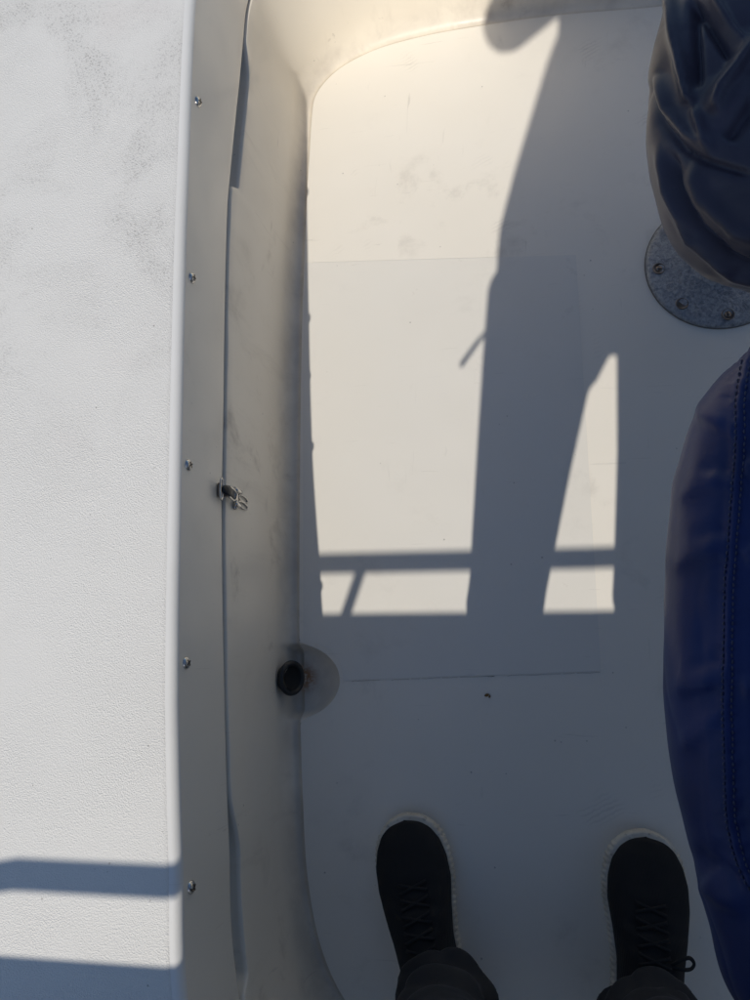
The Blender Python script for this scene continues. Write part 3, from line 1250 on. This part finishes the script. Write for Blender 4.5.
def build_person():
    root = empty('person', (.05, -.44, 0))
    shift = .016
    tag(root, 'person in dark jacket, charcoal trousers and black knit shoes holding a phone', 'person')
    base = root.location
    shoes = []
    for i, (toe, ang, inner) in enumerate(SHOES):
        shoes.append(build_shoe(toe, ang, inner, root, ['black knit shoe with pale ribbed sole, toe turned outward to the gutter',
                                                        'black knit shoe with pale ribbed sole and a loose lace loop'][i]))
    # lace loop sticking out of the right shoe
    c = Vector(un(668, 966, .085))
    d = [(0, 0), (5, -3), (11, -6), (18, -8), (22, -5), (23, -1), (20, 3), (14, 4), (8, 3), (1, 2)]
    pts = [Vector(un(671 + x, 966 + y, .085 + .004 * math.sin(i))) - base for i, (x, y) in enumerate(d)]
    pts = [Vector(p) for p in catmull3(pts)]
    MB().tube(pts, .0027, 8, flat=.55, round_ends=True).build('lace_loop', M_LACE, shoes[1][0])

    def V(*p):
        return Vector((p[0] - shift * min(1, max(0, p[2] - .1)), p[1], p[2])) - base
    # body (skin): head, neck, arms, hands, legs in one surface under the clothes
    hip = {-1: (-.010, -.335, .96), 1: (.162, -.335, .96)}
    knee = {-1: (-.064, -.410, .53), 1: (.166, -.400, .53)}
    ank = {-1: (-.088, -.462, .12), 1: (.168, -.470, .12)}
    shd = {-1: (.005, -.215, 1.535), 1: (.255, -.275, 1.48)}
    elb = {-1: (-.115, -.060, 1.262), 1: (.255, -.09, 1.24)}
    wri = {-1: (-.080, -.005, 1.335), 1: (.085, -.055, 1.290)}
    m = MB()
    for s in (-1, 1):
        m.tube([V(*hip[s]), V(*knee[s]), V(*ank[s]), V(ank[s][0], ank[s][1] + .02, .06)], [.062, .042, .030, .03], 16, round_ends=True)
        m.tube([V(*shd[s]), V(*elb[s]), V(*wri[s])], [.030, .026, .022], 16, round_ends=True)
        w = Vector(wri[s])
        pc = Vector((-.045, -.012, 1.310)) if s < 0 else Vector((.055, -.024, 1.304))
        m.tube([w - base, (w + pc) / 2 - base, pc - base], [.024, .030, .034], 14, flat=.55, round_ends=True, up=(0, 0, 1))
        for k in range(4):                                  # fingers under the phone edge, curling over
            fx = pc.x + s * .002
            fy = pc.y + .034 - k * .019
            L = [1.0, 1.08, 1.0, .82][k] * .026
            b0 = Vector((fx - s * .012, fy, pc.z - .004))
            p1 = b0 + Vector((-s * L, .004, -.004))
            p2 = p1 + Vector((-s * L * .6, 0, .010))
            p3 = p2 + Vector((-s * L * .2, 0, .014))
            m.tube([b0 - base, p1 - base, p2 - base, p3 - base], [.0095, .0088, .0080, .007], 10, round_ends=True)
        t0 = pc + Vector((0, -.030, .006))
        m.tube([t0 - base, t0 + Vector((-s * .018, .004, .022)) - base, t0 + Vector((-s * .040, .016, .026)) - base], [.012, .0105, .0085], 10, round_ends=True)
    m.tube([V(.082, -.335, .98), V(.09, -.315, 1.18), V(.11, -.285, 1.40), V(.12, -.265, 1.52), V(.122, -.235, 1.60)], [.10, .105, .11, .060, .052], 20, round_ends=True)
    m.tube([V(.0, -.25, 1.49), V(.12, -.26, 1.51), V(.255, -.275, 1.48)], [.030, .05, .030], 16, round_ends=True)
    # head bent forward over the phone
    hc = Vector((.122, -.195, 1.70))
    f_ = Vector((-.03, .80, -.60)).normalized()             # gaze
    r_ = f_.cross(Vector((0, 0, 1))).normalized()
    u_ = r_.cross(f_)
    hv, hf = [], []
    nu, nv = 28, 20
    for i in range(nv + 1):
        b = math.pi * i / nv
        for j in range(nu):
            a = 2 * math.pi * j / nu
            x, y, z = math.sin(b) * math.cos(a), math.sin(b) * math.sin(a), math.cos(b)
            w = .076 * (1 - .25 * max(0, -z) * max(0, y))
            d_ = .098 if y < 0 else .090
            hv.append(hc + r_ * x * w + f_ * y * d_ + u_ * z * .118 - base)
    for i in range(nv):
        for j in range(nu):
            hf.append((i * nu + j, (i + 1) * nu + j, (i + 1) * nu + (j + 1) % nu, i * nu + (j + 1) % nu))
    m.add(hv, hf)
    hp = lambda x, y, z: hc + r_ * x + f_ * y + u_ * z - base
    m.tube([hp(0, .080, .012), hp(0, .098, -.012), hp(0, .106, -.026)], [.008, .011, .013], 10, round_ends=True)   # nose
    for s in (-1, 1):
        m.tube([hp(s * .074, -.004, .016), hp(s * .080, -.012, -.006), hp(s * .075, -.006, -.030)], [.011, .014, .009], 10, flat=.5, round_ends=True, up=tuple(r_))
        m.tube([hp(s * .016, .084, .022), hp(s * .046, .072, .022)], .009, 10, round_ends=True)                   # brow
    m.tube([hp(-.02, .080, -.060), hp(0, .085, -.058), hp(.02, .080, -.060)], .0065, 10, round_ends=True)           # lips
    m.tube([hp(0, .05, -.095), hp(0, .072, -.100)], [.03, .022], 12, round_ends=True)                               # chin
    body = remeshed('body', m, .006, M_SKIN, root, 5)
    # hair cap
    m = MB()
    hv2 = []
    for i in range(nv + 1):
        b = math.pi * i / nv
        for j in range(nu):
            a = 2 * math.pi * j / nu
            x, y, z = math.sin(b) * math.cos(a), math.sin(b) * math.sin(a), math.cos(b)
            y2 = y * (.106 if y < 0 else .086)
            lim = -.55 if y < .1 else .42
            zz = max(z, lim) * .128
            k_ = 1.0 if z > lim else .9
            hv2.append(hc + r_ * x * .084 * k_ + f_ * (y2 * k_ - .008) + u_ * (zz + .006) - base)
    m.add(hv2, hf)
    remeshed('hair', m, .006, M_HAIR, root, 4)
    for s in (-1, 1):
        m = MB().lathe([(.0001, .011), (.006, .0095), (.010, .005), (.011, 0)], 16, Matrix.Translation(hp(s * .031, .070, .004)) @ f_.to_track_quat('Z', 'Y').to_matrix().to_4x4())
        m.build('eye', m_simple('eye', (.5, .48, .45), .2), root)
    # trousers
    m = MB()
    for s in (-1, 1):
        a, k_, h = Vector(ank[s]), Vector(knee[s]), Vector(hip[s])
        q1, q2 = k_.lerp(h, .4), k_.lerp(h, .75)
        if s < 0:
            q1.x -= .014
            q2.x -= .024
            h.x -= .024
        e_ = .011 if s < 0 else 0
        pts = [Vector((a.x + .004 * s, a.y + .014, .100)), Vector((a.x + .002 * s, a.y + .012, .135)), a.lerp(k_, .25), a.lerp(k_, .6), k_, q1, q2, h]
        m.tube([p - base for p in pts], [.067, .066, .064, .062, .063, .068 + e_, .078 + 1.5 * e_, .085 + 2.4 * e_], 28, round_ends=False)
    m.tube([V(.082, -.33, .965), V(.082, -.33, 1.02), V(.084, -.328, 1.08)], [.085, .145, .150], 28, flat=.78, round_ends=True, up=(0, 1, 0))
    m.tube([V(.045, -.345, .955), V(.052, -.352, .89), V(.058, -.360, .835)], [.07, .045, .014], 14, round_ends=True)
    tr = remeshed('trousers', m, .006, M_TROUSER, root, 8)
    # gathered folds above the hem
    vs = np.zeros(len(tr.data.vertices) * 3)
    tr.data.vertices.foreach_get('co', vs)
    vs = vs.reshape(-1, 3)
    ns = np.zeros(len(vs) * 3)
    tr.data.vertices.foreach_get('normal', ns)
    ns = ns.reshape(-1, 3)
    wz = vs[:, 2]
    for s in (-1, 1):
        a = np.array([ank[s][0] - base.x, ank[s][1] - base.y + .012])
        dd = vs[:, :2] - a
        th2 = np.arctan2(dd[:, 0], dd[:, 1])
        near = (np.hypot(dd[:, 0], dd[:, 1]) < .11) & (wz < .5)
        lo = np.exp(-((wz - .15) / .09) ** 2)
        vn = vnoise(vs * [1, 1, 1.6], 42, 30 + s)
        sp = np.sin(wz * 95 + 3.4 * s * np.sin(th2 + .9 * s) + 1.6 * vn) * .8 - 1.2 * np.exp(-np.abs(vn) / .2)
        dsp = .0075 * sp * lo + .003 * np.sin(th2 * 4 + wz * 60) * lo + .004 * np.sin(wz * 40 + th2 * 2) * sstep(.2, .3, wz)
        # front of the hem rides up over the tongue, back hangs to the heel
        vs += ns * (dsp * near)[:, None]
        drop = np.where(near & (wz < .16), (.030 * (np.cos(th2) - .35)) * sstep(.16, .10, wz), 0)
        vs[:, 2] += drop
    tr.data.vertices.foreach_set('co', vs.ravel())
    tr.data.update()
    # jacket
    m = MB()
    m.tube([V(.082, -.325, 1.00), V(.082, -.325, 1.06), V(.088, -.318, 1.17), V(.102, -.295, 1.36), V(.115, -.275, 1.46), V(.120, -.262, 1.53)],
           [.200, .203, .192, .168, .150, .085], 32, flat=.72, up=(0, 1, 0))
    for s in (-1, 1):
        m.tube([V(*shd[s]), Vector(shd[s]).lerp(Vector(elb[s]), .5) - base, V(*elb[s]), Vector(elb[s]).lerp(Vector(wri[s]), .6) - base, V(*wri[s])],
               [.054, .042, .054, .048, .038], 18, round_ends=True)
    m.tube([V(.12, -.268, 1.52), V(.122, -.245, 1.58)], [.075, .068], 20)
    jk = remeshed('jacket', m, .007, M_JACKET, root, 6)
    # draw cord with its toggle at the hem
    m = MB().tube([V(-.125, -.35, .915), V(-.125, -.352, .922), V(-.143, -.357, .903), V(-.166, -.36, .868)], [.003, .003, .0038, .0042], 8, round_ends=True)
    m.build('draw_cord', M_LACE, jk)
    # phone held above the deck
    up = Vector(_R @ np.array([0, 1, 0]))
    bk = Vector(_R @ np.array([0, 0, 1]))
    rt = Vector(_R @ np.array([1, 0, 0]))
    pc = Vector((0, 0, H)) + bk * .012 - up * .045
    ph = empty('phone', pc)
    ph.rotation_euler = cam.rotation_euler
    tag(ph, 'thin black phone held flat in both hands by the photographer', 'phone')
    MB().box((-.037, -.078, 0), (.037, .078, .008)).build('phone_case', M_PHONE, ph, bevel=.003)
    MB().box((-.034, -.074, .0082), (.034, .074, .0088)).build('screen', m_simple('screen_glass', (.02, .02, .025), .06), ph, smooth=False)


def catmull3(P):
    P = [np.array(p) for p in P]
    out = []
    n = len(P)
    for i in range(n - 1):
        p0, p1, p2, p3 = P[max(0, i - 1)], P[i], P[i + 1], P[min(n - 1, i + 2)]
        for t in np.linspace(0, 1, 6, endpoint=False):
            out.append(.5 * ((2 * p1) + (-p0 + p2) * t + (2 * p0 - 5 * p1 + 4 * p2 - p3) * t * t + (-p0 + 3 * p1 - 3 * p2 + p3) * t ** 3))
    out.append(P[-1])
    return out


build_person()
